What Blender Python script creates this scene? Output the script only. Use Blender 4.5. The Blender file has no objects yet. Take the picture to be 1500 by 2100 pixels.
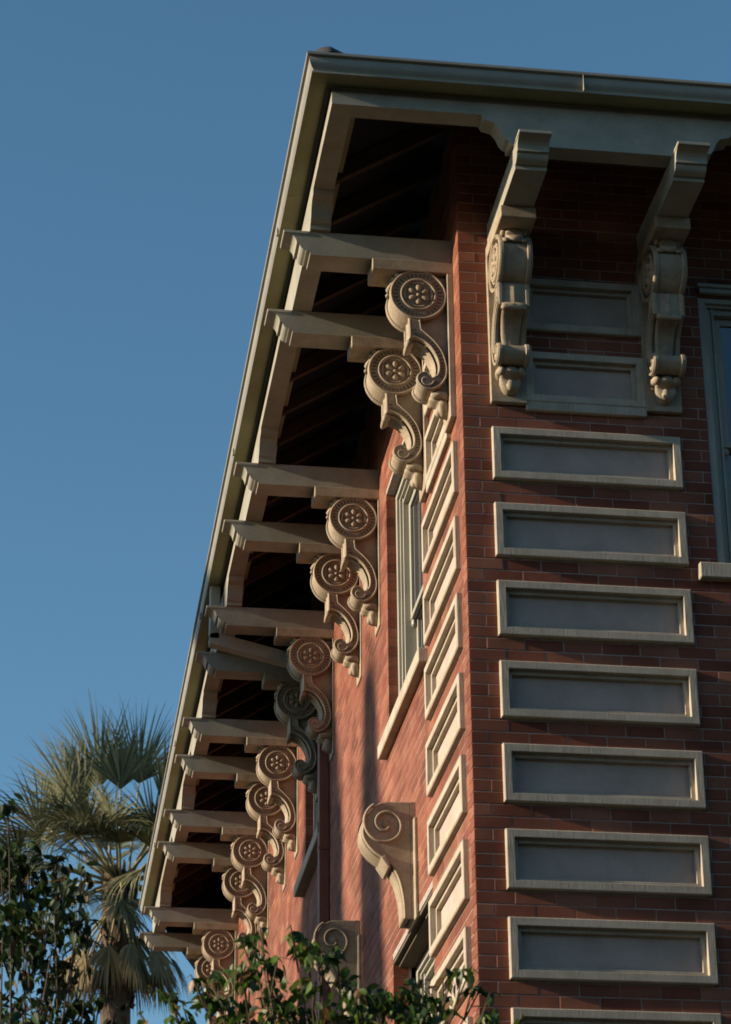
import bpy, bmesh, math, random
import numpy as np
from mathutils import Vector, Matrix

random.seed(7)
rng = np.random.default_rng(7)
S = bpy.context.scene
COL = S.collection
R = math.radians

# ------------------------------------------------------------------ camera
CAM_R = Matrix(((0.9903, -0.0536, -0.1279), (-0.1385, -0.4349, -0.8898), (-0.0079, 0.8989, -0.4381)))
a_, b_, c_ = -0.1428, 2.0243, -0.0088
CAM_R = Matrix.Rotation(a_, 3, 'Z') @ Matrix.Rotation(b_, 3, 'X') @ Matrix.Rotation(c_, 3, 'Z')
CAM_C = Vector((-2.40696, -12.73828, 1.58138))
FPX = 5165.7
cam = bpy.data.cameras.new('camera')
camo = bpy.data.objects.new('camera', cam)
COL.objects.link(camo)
camo.matrix_world = Matrix.Translation(CAM_C) @ CAM_R.to_4x4()
cam.sensor_fit = 'VERTICAL'
cam.sensor_height = 36.0
cam.sensor_width = 36.0
cam.lens = FPX / 2100.0 * 36.0
cam.clip_end = 6000
S.camera = camo

# ------------------------------------------------------------------ light
SUN_T = Vector((1.0, 0.062, -0.27)).normalized()      # direction the sunlight travels
w = bpy.data.worlds.new('World')
S.world = w
w.use_nodes = True
nt = w.node_tree
bg = nt.nodes['Background']
sky = nt.nodes.new('ShaderNodeTexSky')
sky.sky_type = 'NISHITA'
sky.sun_disc = False
sky.sun_elevation = math.atan2(0.27, 1.0)
sky.sun_rotation = math.atan2(-1.0, -0.062)
sky.altitude = 300
sky.air_density = 1.0
sky.dust_density = 0.2
sky.ozone_density = 3.0
hs_ = nt.nodes.new('ShaderNodeHueSaturation')
hs_.inputs['Hue'].default_value = 0.487
hs_.inputs['Saturation'].default_value = 1.06
nt.links.new(sky.outputs[0], hs_.inputs['Color'])
nt.links.new(hs_.outputs[0], bg.inputs[0])
bg.inputs[1].default_value = 0.092
sl = bpy.data.lights.new('sun', 'SUN')
sl.energy = 4.9
sl.angle = R(0.55)
sl.color = (1.0, 0.85, 0.64)
so = bpy.data.objects.new('sun', sl)
COL.objects.link(so)
so.rotation_euler = SUN_T.to_track_quat('-Z', 'Y').to_euler()
so.location = (-30, -2, 20)
S.view_settings.view_transform = 'Standard'
S.view_settings.look = 'None'
S.view_settings.gamma = 1.0
S.view_settings.use_curve_mapping = False
S.view_settings.exposure = 0.76
S.cycles.max_bounces = 5
S.cycles.diffuse_bounces = 1
S.cycles.filter_width = 1.7
cam.dof.use_dof = True
cam.dof.focus_distance = 18.5
cam.dof.aperture_fstop = 5.0
S.cycles.use_denoising = True

# ------------------------------------------------------------------ materials
def new_mat(name):
    m = bpy.data.materials.new(name)
    m.use_nodes = True
    return m, m.node_tree, m.node_tree.nodes['Principled BSDF']

def N(t, typ, **kw):
    n = t.nodes.new(typ)
    for k, v in kw.items():
        setattr(n, k, v)
    return n

def paint(name, col, dark, rough=0.6, scale=9.0, bump=0.15, grain=160, streak=False, mix=0.5, spec=0.35):
    """painted or cast surface: two tones of its own colour, fine grain in the relief"""
    m, t, p = new_mat(name)
    tc = N(t, 'ShaderNodeTexCoord')
    mp = N(t, 'ShaderNodeMapping')
    oi_ = N(t, 'ShaderNodeObjectInfo'); mu = N(t, 'ShaderNodeMath', operation='MULTIPLY'); mu.inputs[1].default_value = 37.0
    t.links.new(oi_.outputs['Random'], mu.inputs[0]); t.links.new(mu.outputs[0], mp.inputs['Location'])
    t.links.new(tc.outputs['Object'], mp.inputs[0])
    n1 = N(t, 'ShaderNodeTexNoise')
    n1.inputs['Scale'].default_value = scale
    n1.inputs['Detail'].default_value = 8
    n1.inputs['Roughness'].default_value = 0.65
    t.links.new(mp.outputs[0], n1.inputs['Vector'])
    cr = N(t, 'ShaderNodeValToRGB')
    cr.color_ramp.elements[0].position = 0.35
    cr.color_ramp.elements[1].position = 0.62
    cr.color_ramp.elements[0].color = (*dark, 1)
    cr.color_ramp.elements[1].color = (*col, 1)
    t.links.new(n1.outputs[0], cr.inputs[0])
    out = cr.outputs[0]
    mp2 = N(t, 'ShaderNodeMapping')
    t.links.new(tc.outputs['Object'], mp2.inputs[0])
    if streak:
        mp2.inputs['Scale'].default_value = (1, 1, 0.09)
    n2 = N(t, 'ShaderNodeTexNoise')
    n2.inputs['Scale'].default_value = grain
    n2.inputs['Detail'].default_value = 3
    t.links.new(mp2.outputs[0], n2.inputs['Vector'])
    mx = N(t, 'ShaderNodeMixRGB', blend_type='MULTIPLY')
    mx.inputs[0].default_value = mix
    cr2 = N(t, 'ShaderNodeValToRGB')
    cr2.color_ramp.elements[0].position = 0.3
    cr2.color_ramp.elements[1].position = 0.6
    cr2.color_ramp.elements[0].color = (0.55, 0.52, 0.48, 1)
    cr2.color_ramp.elements[1].color = (1, 1, 1, 1)
    t.links.new(n2.outputs[0], cr2.inputs[0])
    t.links.new(out, mx.inputs[1])
    t.links.new(cr2.outputs[0], mx.inputs[2])
    t.links.new(mx.outputs[0], p.inputs['Base Color'])
    bp = N(t, 'ShaderNodeBump')
    bp.inputs['Strength'].default_value = bump
    bp.inputs['Distance'].default_value = 0.003
    t.links.new(n2.outputs[0], bp.inputs['Height'])
    t.links.new(bp.outputs[0], p.inputs['Normal'])
    p.inputs['Roughness'].default_value = rough
    p.inputs['Specular IOR Level'].default_value = spec
    return m

M = {}
M['stone'] = paint('cast_stone', (0.44, 0.372, 0.290), (0.34, 0.283, 0.215), rough=0.8, scale=7, bump=0.4, grain=120, streak=True, mix=0.4)
M['field'] = paint('panel_field_stone', (0.46, 0.36, 0.305), (0.38, 0.295, 0.25), rough=0.85, scale=5, bump=0.2, grain=170, mix=0.4)
M['scroll'] = paint('scroll_paint', (0.385, 0.305, 0.215), (0.27, 0.205, 0.14), rough=0.7, scale=11, bump=0.12, grain=120)
M['trim'] = paint('eave_paint', (0.335, 0.310, 0.245), (0.26, 0.24, 0.19), rough=0.55, scale=5, bump=0.05, grain=90, mix=0.25)
M['gutter'] = paint('gutter_paint', (0.285, 0.265, 0.215), (0.235, 0.215, 0.175), rough=0.45, scale=3, bump=0.03, grain=60, mix=0.2)
M['olive'] = paint('soffit_paint', (0.26, 0.245, 0.13), (0.22, 0.205, 0.105), rough=0.7, scale=4, bump=0.05, grain=80, mix=0.3)
M['window'] = paint('window_paint', (0.345, 0.325, 0.265), (0.295, 0.275, 0.225), rough=0.5, scale=4, bump=0.04, grain=80, mix=0.2)
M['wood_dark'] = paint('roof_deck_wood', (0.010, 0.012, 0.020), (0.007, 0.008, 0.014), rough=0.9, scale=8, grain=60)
M['rafter'] = paint('rafter_wood', (0.075, 0.045, 0.03), (0.045, 0.028, 0.02), rough=0.85, scale=8, grain=60)
M['grime'] = paint('grime_in_hollows', (0.13, 0.10, 0.07), (0.09, 0.07, 0.05), rough=0.9)  # dark tone: channel dirt, also shade in notches and under window heads
M['grime2'] = paint('darkened_carving', (0.27, 0.215, 0.15), (0.19, 0.15, 0.11), rough=0.8)  # shade of the sunk rosette dish, put into the colour
M['tile'] = paint('roof_tile', (0.05, 0.048, 0.052), (0.03, 0.03, 0.034), rough=0.8, scale=6, grain=60)
M['downspout'] = paint('downspout_paint', (0.25, 0.09, 0.055), (0.20, 0.07, 0.045), rough=0.55, scale=6, grain=60, mix=0.2)
M['ground'] = paint('lawn_and_paving', (0.042, 0.042, 0.030), (0.030, 0.034, 0.022), rough=0.95, scale=0.3, grain=4)

def brick_mat():
    m, t, p = new_mat('fired_brick')
    oi = N(t, 'ShaderNodeObjectInfo')
    geo = N(t, 'ShaderNodeNewGeometry')
    ad = N(t, 'ShaderNodeMath', operation='ADD')
    t.links.new(oi.outputs['Random'], ad.inputs[0])
    t.links.new(geo.outputs['Random Per Island'], ad.inputs[1])
    fr = N(t, 'ShaderNodeMath', operation='FRACT')
    t.links.new(ad.outputs[0], fr.inputs[0])
    cr = N(t, 'ShaderNodeValToRGB')
    e = cr.color_ramp.elements
    e[0].position = 0.0; e[0].color = (0.165, 0.049, 0.029, 1)
    e[1].position = 1.0; e[1].color = (0.315, 0.125, 0.076, 1)
    x = cr.color_ramp.elements.new(0.12); x.color = (0.212, 0.065, 0.038, 1)
    x = cr.color_ramp.elements.new(0.75); x.color = (0.26, 0.092, 0.055, 1)
    t.links.new(fr.outputs[0], cr.inputs[0])
    n = N(t, 'ShaderNodeTexNoise')
    tc = N(t, 'ShaderNodeTexCoord')
    t.links.new(tc.outputs['Object'], n.inputs['Vector'])
    n.inputs['Scale'].default_value = 90
    n.inputs['Detail'].default_value = 7
    n.inputs['Roughness'].default_value = 0.7
    mx = N(t, 'ShaderNodeMixRGB', blend_type='MULTIPLY')
    mx.inputs[0].default_value = 0.7
    c2 = N(t, 'ShaderNodeValToRGB')
    c2.color_ramp.elements[0].position = 0.3; c2.color_ramp.elements[0].color = (0.6, 0.55, 0.52, 1)
    c2.color_ramp.elements[1].position = 0.62; c2.color_ramp.elements[1].color = (1.1, 1.08, 1.05, 1)
    t.links.new(n.outputs[0], c2.inputs[0])
    t.links.new(cr.outputs[0], mx.inputs[1]); t.links.new(c2.outputs[0], mx.inputs[2])
    ps = N(t, 'ShaderNodeTexNoise'); ps.inputs['Scale'].default_value = 2.2; ps.inputs['Detail'].default_value = 6
    t.links.new(geo.outputs['Position'], ps.inputs['Vector'])
    c3 = N(t, 'ShaderNodeValToRGB'); c3.color_ramp.elements[0].position = 0.38; c3.color_ramp.elements[0].color = (0.66, 0.64, 0.64, 1)
    c3.color_ramp.elements[1].position = 0.6; c3.color_ramp.elements[1].color = (1, 1, 1, 1)
    t.links.new(ps.outputs[0], c3.inputs[0])
    m3 = N(t, 'ShaderNodeMixRGB', blend_type='MULTIPLY'); m3.inputs[0].default_value = 1.0
    t.links.new(mx.outputs[0], m3.inputs[1]); t.links.new(c3.outputs[0], m3.inputs[2])
    t.links.new(m3.outputs[0], p.inputs['Base Color'])
    b = N(t, 'ShaderNodeBump'); b.inputs['Strength'].default_value = 0.5; b.inputs['Distance'].default_value = 0.0016
    t.links.new(n.outputs[0], b.inputs['Height']); t.links.new(b.outputs[0], p.inputs['Normal'])
    p.inputs['Roughness'].default_value = 0.85
    p.inputs['Specular IOR Level'].default_value = 0.2
    p.inputs['Sheen Weight'].default_value = 0.12
    p.inputs['Sheen Roughness'].default_value = 0.45
    p.inputs['Sheen Tint'].default_value = (0.9, 0.75, 0.6, 1)
    return m
M['brick'] = brick_mat()
M['mortar'] = paint('mortar', (0.40, 0.34, 0.30), (0.28, 0.235, 0.21), rough=0.95, scale=20, grain=200)

def far_brick(axis):
    m, t, p = new_mat('brickwork_' + axis)
    tc = N(t, 'ShaderNodeTexCoord'); sx = N(t, 'ShaderNodeSeparateXYZ'); cx = N(t, 'ShaderNodeCombineXYZ')
    t.links.new(tc.outputs['Object'], sx.inputs[0])
    t.links.new(sx.outputs['X' if axis == 'x' else 'Y'], cx.inputs[0]); t.links.new(sx.outputs['Z'], cx.inputs[1])
    b = N(t, 'ShaderNodeTexBrick')
    t.links.new(cx.outputs[0], b.inputs['Vector'])
    b.inputs['Scale'].default_value = 1.0
    b.inputs['Brick Width'].default_value = 0.22; b.inputs['Row Height'].default_value = 0.07
    b.inputs['Mortar Size'].default_value = 0.003
    b.inputs['Color1'].default_value = (0.275, 0.125, 0.076, 1); b.inputs['Color2'].default_value = (0.315, 0.150, 0.092, 1)
    b.inputs['Mortar'].default_value = (0.46, 0.34, 0.29, 1)
    t.links.new(b.outputs[0], p.inputs['Base Color']); p.inputs['Roughness'].default_value = 0.9
    return m
M['farx'] = far_brick('x'); M['fary'] = far_brick('y')

def glass_mat():
    m, t, p = new_mat('window_glass')
    p.inputs['Base Color'].default_value = (0.006, 0.009, 0.016, 1)
    p.inputs['Roughness'].default_value = 0.03
    p.inputs['IOR'].default_value = 2.1
    return m
M['glass'] = glass_mat()

def leaf_mat(name, c1, c2, c3=None, trans=0.35, rough=0.4, spec=0.5):
    m, t, p = new_mat(name)
    geo = N(t, 'ShaderNodeNewGeometry'); oi = N(t, 'ShaderNodeObjectInfo')
    ad = N(t, 'ShaderNodeMath', operation='ADD'); fr = N(t, 'ShaderNodeMath', operation='FRACT')
    t.links.new(geo.outputs['Random Per Island'], ad.inputs[0]); t.links.new(oi.outputs['Random'], ad.inputs[1]); t.links.new(ad.outputs[0], fr.inputs[0])
    cr = N(t, 'ShaderNodeValToRGB')
    cr.color_ramp.elements[0].color = (*c1, 1); cr.color_ramp.elements[1].color = (*c2, 1)
    cr.color_ramp.elements[1].position = 0.9
    if c3:
        x = cr.color_ramp.elements.new(0.96); x.color = (*c3, 1)
    t.links.new(fr.outputs[0], cr.inputs[0])
    t.links.new(cr.outputs[0], p.inputs['Base Color'])
    p.inputs['Roughness'].default_value = rough
    p.inputs['Specular IOR Level'].default_value = spec
    tr = N(t, 'ShaderNodeBsdfTranslucent')
    t.links.new(cr.outputs[0], tr.inputs[0])
    mx = N(t, 'ShaderNodeMixShader'); mx.inputs[0].default_value = trans
    t.links.new(p.outputs[0], mx.inputs[1]); t.links.new(tr.outputs[0], mx.inputs[2])
    t.links.new(mx.outputs[0], t.nodes['Material Output'].inputs[0])
    return m
M['leaf'] = leaf_mat('broad_leaf', (0.012, 0.030, 0.009), (0.085, 0.150, 0.020), (0.20, 0.11, 0.045), rough=0.45, spec=0.35)
M['leaf_dark'] = leaf_mat('dark_broad_leaf', (0.009, 0.020, 0.008), (0.035, 0.066, 0.014), (0.16, 0.10, 0.05), trans=0.25, rough=0.55, spec=0.25)
M['palm'] = leaf_mat('palm_leaflet', (0.035, 0.046, 0.020), (0.24, 0.23, 0.125), None, trans=0.15, rough=0.6, spec=0.2)
M['palm_dry'] = leaf_mat('dry_palm_leaflet', (0.20, 0.15, 0.08), (0.36, 0.28, 0.16), None, trans=0.1, rough=0.7, spec=0.2)
M['palm_stem'] = paint('palm_stem', (0.30, 0.26, 0.12), (0.22, 0.17, 0.08), scale=6, grain=60)
M['bark'] = paint('tree_bark', (0.10, 0.07, 0.045), (0.06, 0.04, 0.03), rough=0.9, scale=14, bump=0.5, grain=60)
M['palm_trunk'] = paint('palm_trunk', (0.12, 0.078, 0.05), (0.06, 0.04, 0.027), rough=0.9, scale=9, bump=0.6, grain=40)
M['conifer'] = leaf_mat('conifer_spray', (0.02, 0.04, 0.012), (0.04, 0.07, 0.02), None, trans=0.05)

# ------------------------------------------------------------------ mesh helpers
class MB:
    def __init__(s): s.v = []; s.f = []; s.sm = []
    def add(s, vs, fs, smooth=False):
        o = len(s.v); s.v += [tuple(v) for v in vs]
        s.f += [tuple(i + o for i in f) for f in fs]; s.sm += [smooth] * len(fs)
        return s
    def box(s, x0, x1, y0, y1, z0, z1):
        vs = [(x, y, z) for x in (x0, x1) for y in (y0, y1) for z in (z0, z1)]
        return s.add(vs, [(0, 1, 3, 2), (4, 6, 7, 5), (0, 4, 5, 1), (2, 3, 7, 6), (0, 2, 6, 4), (1, 5, 7, 3)])
    def cbox(s, x0, x1, y0, y1, z0, z1, c):
        """box with chamfered edges"""
        c = min(c, (x1 - x0) / 2.2, (y1 - y0) / 2.2, (z1 - z0) / 2.2)
        b = bmesh.new()
        bmesh.ops.create_cube(b, size=1)
        for v in b.verts:
            v.co = Vector((x0 + (v.co.x + .5) * (x1 - x0), y0 + (v.co.y + .5) * (y1 - y0), z0 + (v.co.z + .5) * (z1 - z0)))
        bmesh.ops.bevel(b, geom=list(b.edges), offset=c, segments=1, affect='EDGES')
        b.verts.index_update()
        s.add([tuple(v.co) for v in b.verts], [tuple(v.index for v in f.verts) for f in b.faces]); b.free()
        return s
    def build(s, name, mat, parent=None, kind=None, label=None):
        me = bpy.data.meshes.new(name)
        me.from_pydata(s.v, [], s.f)
        if any(s.sm): me.polygons.foreach_set('use_smooth', s.sm)
        me.validate()
        b = bmesh.new(); b.from_mesh(me); bmesh.ops.recalc_face_normals(b, faces=list(b.faces)); b.to_mesh(me); b.free()
        me.materials.append(mat)
        o = bpy.data.objects.new(name, me); COL.objects.link(o)
        if parent: o.parent = parent
        if kind: o['kind'] = kind
        if label: o['label'] = label
        return o

def empty(name, loc=(0, 0, 0), label=None, cat=None, group=None, parent=None):
    o = bpy.data.objects.new(name, None); COL.objects.link(o); o.location = loc
    o.empty_display_size = 0.2
    if label: o['label'] = label
    if cat: o['category'] = cat
    if group: o['group'] = group
    if parent: o.parent = parent
    return o

def offset_poly(P, d):
    """move a closed outline inwards by d (sign found from its area)"""
    n = len(P); A = sum(P[i][0] * P[(i + 1) % n][1] - P[(i + 1) % n][0] * P[i][1] for i in range(n))
    sg = 1 if A > 0 else -1; out = []
    for i in range(n):
        p0, p1, p2 = Vector(P[i - 1]), Vector(P[i]), Vector(P[(i + 1) % n])
        e1 = (p1 - p0); e2 = (p2 - p1)
        if e1.length < 1e-7 or e2.length < 1e-7: out.append(tuple(p1)); continue
        e1.normalize(); e2.normalize()
        n1 = Vector((-e1.y, e1.x)) * sg; n2 = Vector((-e2.y, e2.x)) * sg
        b = n1 + n2
        if b.length < 0.3: b = n1
        b.normalize(); k = 1 / max(0.6, b.dot(n1))
        out.append(tuple(p1 + b * d * k))
    return out

def prism(mb, P, w0, w1, f, ch=0.0, smooth=False):
    """extrude outline P from w0 to w1; f maps (u, v, w) to a point"""
    n = len(P)
    layers = [(P, w0), (P, w1)] if ch <= 0 else [(offset_poly(P, ch), w0), (P, w0 + ch), (P, w1 - ch), (offset_poly(P, ch), w1)]
    vs = [f(p[0], p[1], w) for Q, w in layers for p in Q]
    mb.add(vs, [tuple(range(n)), tuple(reversed([(len(layers) - 1) * n + i for i in range(n)]))])
    o = len(mb.v) - len(vs)
    for L in range(len(layers) - 1):
        for i in range(n):
            j = (i + 1) % n
            mb.f.append((o + L * n + i, o + L * n + j, o + (L + 1) * n + j, o + (L + 1) * n + i)); mb.sm.append(smooth)

def puffy(mb, P, W, f, w0=0.0, layers=7, p=0.5):
    """rounded solid with outline P and half width W (a carved leaf lobe)"""
    cx = sum(a for a, b in P) / len(P); cy = sum(b for a, b in P) / len(P); n = len(P); vs = []
    for k in range(layers):
        t = -1 + 2 * k / (layers - 1); s = max(0.12, (1 - t * t)) ** p
        for a, b in P: vs.append(f(cx + (a - cx) * s, cy + (b - cy) * s, w0 + t * W))
    fs = []
    for k in range(layers - 1):
        for i in range(n):
            j = (i + 1) % n; fs.append((k * n + i, k * n + j, (k + 1) * n + j, (k + 1) * n + i))
    fs += [tuple(range(n)), tuple(reversed(range((layers - 1) * n, layers * n)))]
    mb.add(vs, fs, True)

def ribbon(mb, pts, wd, h, base, f, closed=False, sgn=1):
    """raised rounded fillet following a path on a flat face"""
    n = len(pts); vs = []; cs = [(-1, 0), (-.75, .8), (0, 1), (.75, .8), (1, 0)]; m = len(cs)
    for i in range(n):
        a = Vector(pts[i - 1] if (i or closed) else pts[0]); b = Vector(pts[(i + 1) % n] if (i < n - 1 or closed) else pts[-1])
        t = (b - a); t = t.normalized() if t.length > 1e-9 else Vector((1, 0)); nn = Vector((-t.y, t.x)); p = Vector(pts[i])
        for c in cs:
            q = p + nn * c[0] * wd / 2; vs.append(f(q.x, q.y, base + sgn * c[1] * h))
    fs = []
    for i in range(n if closed else n - 1):
        j = (i + 1) % n
        for k in range(m - 1): fs.append((i * m + k, i * m + k + 1, j * m + k + 1, j * m + k))
    mb.add(vs, fs, True)

def smooth_path(P, k=4, closed=False):
    out = []; n = len(P)
    for i in range(n if closed else n - 1):
        p0 = Vector(P[i - 1] if (i > 0 or closed) else P[0]); p1 = Vector(P[i]); p2 = Vector(P[(i + 1) % n]); p3 = Vector(P[(i + 2) % n] if (i < n - 2 or closed) else P[-1])
        for j in range(k):
            t = j / k
            out.append(tuple(0.5 * ((2 * p1) + (-p0 + p2) * t + (2 * p0 - 5 * p1 + 4 * p2 - p3) * t * t + (-p0 + 3 * p1 - 3 * p2 + p3) * t ** 3)))
    if not closed: out.append(tuple(P[-1]))
    return out

def ball(mb, c, r, seg=8, sc=(1, 1, 1)):
    vs = []; fs = []
    for i in range(seg // 2 + 1):
        a = math.pi * i / (seg // 2)
        for j in range(seg):
            b = 2 * math.pi * j / seg
            vs.append((c[0] + r * sc[0] * math.sin(a) * math.cos(b), c[1] + r * sc[1] * math.sin(a) * math.sin(b), c[2] + r * sc[2] * math.cos(a)))
    for i in range(seg // 2):
        for j in range(seg): fs.append((i * seg + j, i * seg + (j + 1) % seg, (i + 1) * seg + (j + 1) % seg, (i + 1) * seg + j))
    mb.add(vs, fs, True)

def tube(mb, pts, rad, seg=8):
    vs = []; fs = []; n = len(pts)
    for i, p in enumerate(pts):
        a = Vector(pts[max(0, i - 1)]); b = Vector(pts[min(n - 1, i + 1)]); t = (b - a).normalized()
        x = t.cross(Vector((0.3, 1, 0.2))).normalized(); y = t.cross(x); r = rad[i] if isinstance(rad, (list, tuple)) else rad
        for k in range(seg):
            g = 2 * math.pi * k / seg; vs.append(tuple(Vector(p) + x * math.cos(g) * r + y * math.sin(g) * r))
    for i in range(n - 1):
        for k in range(seg): fs.append((i * seg + k, i * seg + (k + 1) % seg, (i + 1) * seg + (k + 1) % seg, (i + 1) * seg + k))
    fs += [tuple(range(seg)), tuple(range((n - 1) * seg, n * seg))]
    mb.add(vs, fs, True)

def copy_part(o, parent, loc=None, rz=None):
    c = o.copy(); COL.objects.link(c); c.parent = parent
    if loc is not None: c.location = loc
    if rz is not None: c.rotation_euler = (0, 0, rz)
    for ch in list(o.children): copy_part(ch, c)
    return c

# ------------------------------------------------------------------ ground
g = MB(); g.add([(-1500, -1500, 0), (1500, -1500, 0), (1500, 1500, 0), (-1500, 1500, 0)], [(0, 1, 2, 3)])
go = g.build('ground', M['ground'], kind='structure')

# ------------------------------------------------------------------ the building
B = empty('brick_building', (0, 0, 0), 'red brick building with deep eaves, scroll brackets and framed stone panels at its corner', 'building')
SIDE_LEN = 15.42
FRONT_LEN = 9.0
TOPZ = 10.62
ZG = 8.445          # a bed joint of the brickwork
CH = 0.07
# mapping: side wall (s = y, depth into the wall = +x); front wall (s = x, depth = +y)
def f_side(s, z, d): return (d, s, z)
def f_front(s, z, d): return (s, d, z)

PZ = [8.4395 - 0.49 * k for k in range(-0, 14)]
PH = 0.335
panels_z = [z for z in PZ if z - PH > 2.0]
P_IN = 0.047
FRIEZE = [(9.106, 9.464), (8.62, 8.958)]

def panel_holes(s0, s1):
    return [(s0 + 0.02, s1 - 0.02, z - PH + 0.02, z - 0.02) for z in panels_z]

side_holes = panel_holes(0.168, 1.33) + [(1.49, 2.983, 7.62, 9.46), (6.30, 7.80, 8.15, 9.46), (1.365, 2.94, 4.3, 6.09), (3.86, 5.40, 4.3, 6.09)]
front_holes = panel_holes(0.168, 1.29) + [(1.47, 2.62, 7.625, 9.44)]
for (za, zb) in FRIEZE:
    side_holes.append((0.40, 1.12, za + 0.02, zb - 0.02)); front_holes.append((0.40, 1.08, za + 0.02, zb - 0.02))

def mortar_wall(name, f, s0, s1, z0, z1, holes, mat, parent, thick=0.12, dep=0.0032, ends=(True, True)):
    e = 0.004
    H = [(a - e, b + e, c - e, d + e) for a, b, c, d in holes if d > z0 and c < z1 and b > s0 and a < s1]
    ss = sorted(set([s0, s1] + [min(max(v, s0), s1) for h in H for v in h[:2]])); zs = sorted(set([z0, z1] + [min(max(v, z0), z1) for h in H for v in h[2:]]))
    mb = MB()
    for i in range(len(ss) - 1):
        for j in range(len(zs) - 1):
            cs, cz = (ss[i] + ss[i + 1]) / 2, (zs[j] + zs[j + 1]) / 2
            if any(h[0] < cs < h[1] and h[2] < cz < h[3] for h in H): continue
            mb.add([f(ss[i], zs[j], dep), f(ss[i + 1], zs[j], dep), f(ss[i + 1], zs[j + 1], dep), f(ss[i], zs[j + 1], dep)], [(0, 1, 2, 3)])
    for a, b, c, d in H:
        for p, q in (((a, c), (b, c)), ((b, c), (b, d)), ((b, d), (a, d)), ((a, d), (a, c))):
            mb.add([f(p[0], p[1], dep), f(q[0], q[1], dep), f(q[0], q[1], thick), f(p[0], p[1], thick)], [(0, 1, 2, 3)])
    for k, s in enumerate((s0, s1)):
        if ends[k]: mb.add([f(s, z0, dep), f(s, z1, dep), f(s, z1, thick), f(s, z0, thick)], [(0, 1, 2, 3)])
    return mb.build(name, mat, parent)

def layout(s0, s1, z0, z1, holes, starts):
    """running bond bricks (a, b, z) with the holes cut out"""
    out = []; j = 0.0052
    k0 = math.ceil((z0 - ZG) / CH); k1 = math.floor((z1 - ZG) / CH)
    for k in range(k0, k1):
        zb = ZG + k * CH; first = starts[k % 2]; edges = [s0, s0 + first]
        while edges[-1] < s1: edges.append(min(s1, edges[-1] + 0.22))
        hs = [(h[0], h[1]) for h in holes if min(h[3], zb + CH) - max(h[2], zb) > 0.02]
        for a, b in zip(edges[:-1], edges[1:]):
            a2, b2 = a + (j / 2 if a > s0 else 0), b - j / 2
            segs = [(a2, b2)]
            for h in hs:
                ns = []
                for p, q in segs:
                    if h[1] <= p or h[0] >= q: ns.append((p, q)); continue
                    if h[0] > p: ns.append((p, h[0]))
                    if h[1] < q: ns.append((h[1], q))
                segs = ns
            for p, q in segs:
                if q - p > 0.012:
                    # trim at holes that cut the height only a little
                    out.append((p, q, zb + j / 2, zb + CH - j / 2))
    return out

def brick_geo(mb, f, a, b, z0, z1, d0, d1, c=0.0025):
    vs = [f(a + c, z0 + c, d0), f(b - c, z0 + c, d0), f(b - c, z1 - c, d0), f(a + c, z1 - c, d0)]
    vs += [f(a, z0, d0 + c), f(b, z0, d0 + c), f(b, z1, d0 + c), f(a, z1, d0 + c)]
    vs += [f(a, z0, d1), f(b, z0, d1), f(b, z1, d1), f(a, z1, d1)]
    fs = [(0, 1, 2, 3)]
    for i in range(4):
        jn = (i + 1) % 4
        fs += [(i, jn, 4 + jn, 4 + i), (4 + i, 4 + jn, 8 + jn, 8 + i)]
    mb.add(vs, fs)

Z_GEO = 4.2
wall_f = mortar_wall('wall', f_front, 0.007, FRONT_LEN, 0, TOPZ, front_holes, M['mortar'], B)
wall_f['label'] = 'shaded brick wall with the framed stone panels seen square on'
wall_s = mortar_wall('wall', f_side, 0.10, SIDE_LEN, 0, TOPZ, side_holes, M['mortar'], B, dep=0.0022)
wall_s['label'] = 'sunlit brick wall receding below the row of scroll brackets'

def world_px(p):
    v = CAM_R.transposed() @ (Vector(p) - CAM_C)
    return 750 + FPX * v.x / -v.z, 1050 - FPX * v.y / -v.z

fb = layout(0.0, 2.9, Z_GEO, TOPZ - 0.02, front_holes, (0.10, 0.21))
sb = layout(0.103, SIDE_LEN, Z_GEO, TOPZ - 0.02, side_holes, (0.215, 0.105))
def inview(f, b):
    x, y = world_px(f((b[0] + b[1]) / 2, (b[2] + b[3]) / 2, 0)); return -20 < x < 1520 and -10 < y < 2110
vis = [b for b in fb if inview(f_front, b) and b[2] < 9.72 and not any(h[0] - .03 < b[0] and b[1] < h[1] + .03 and h[2] < b[2] and b[3] < h[3] for h in front_holes)]
vis.sort(key=lambda b: -(b[1] - b[0]) / (12 + b[2] * 0.4))
single = vis[:298]; sset = set(single)
cache = {}
for b in single:
    L = round(b[1] - b[0], 3); H = round(b[3] - b[2], 3)
    if (L, H) not in cache:
        m_ = MB(); brick_geo(m_, f_front, 0, L, 0, H, 0, 0.1); o = m_.build('brick', M['brick'], wall_f); cache[(L, H)] = o.data
    else:
        o = bpy.data.objects.new('brick', cache[(L, H)]); COL.objects.link(o); o.parent = wall_f
    o.location = (b[0], random.uniform(-0.0012, 0.0012), b[2])
mb = MB()
for b in fb:
    if b not in sset: brick_geo(mb, f_front, *b, random.uniform(-0.001, 0.001), 0.1)
mb.build('brick', M['brick'], wall_f, kind='stuff')
mb = MB()
for b in sb: brick_geo(mb, f_side, *b, random.uniform(-0.0007, 0.0007), 0.1)
mb.build('brick', M['brick'], wall_s, kind='stuff')
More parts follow.
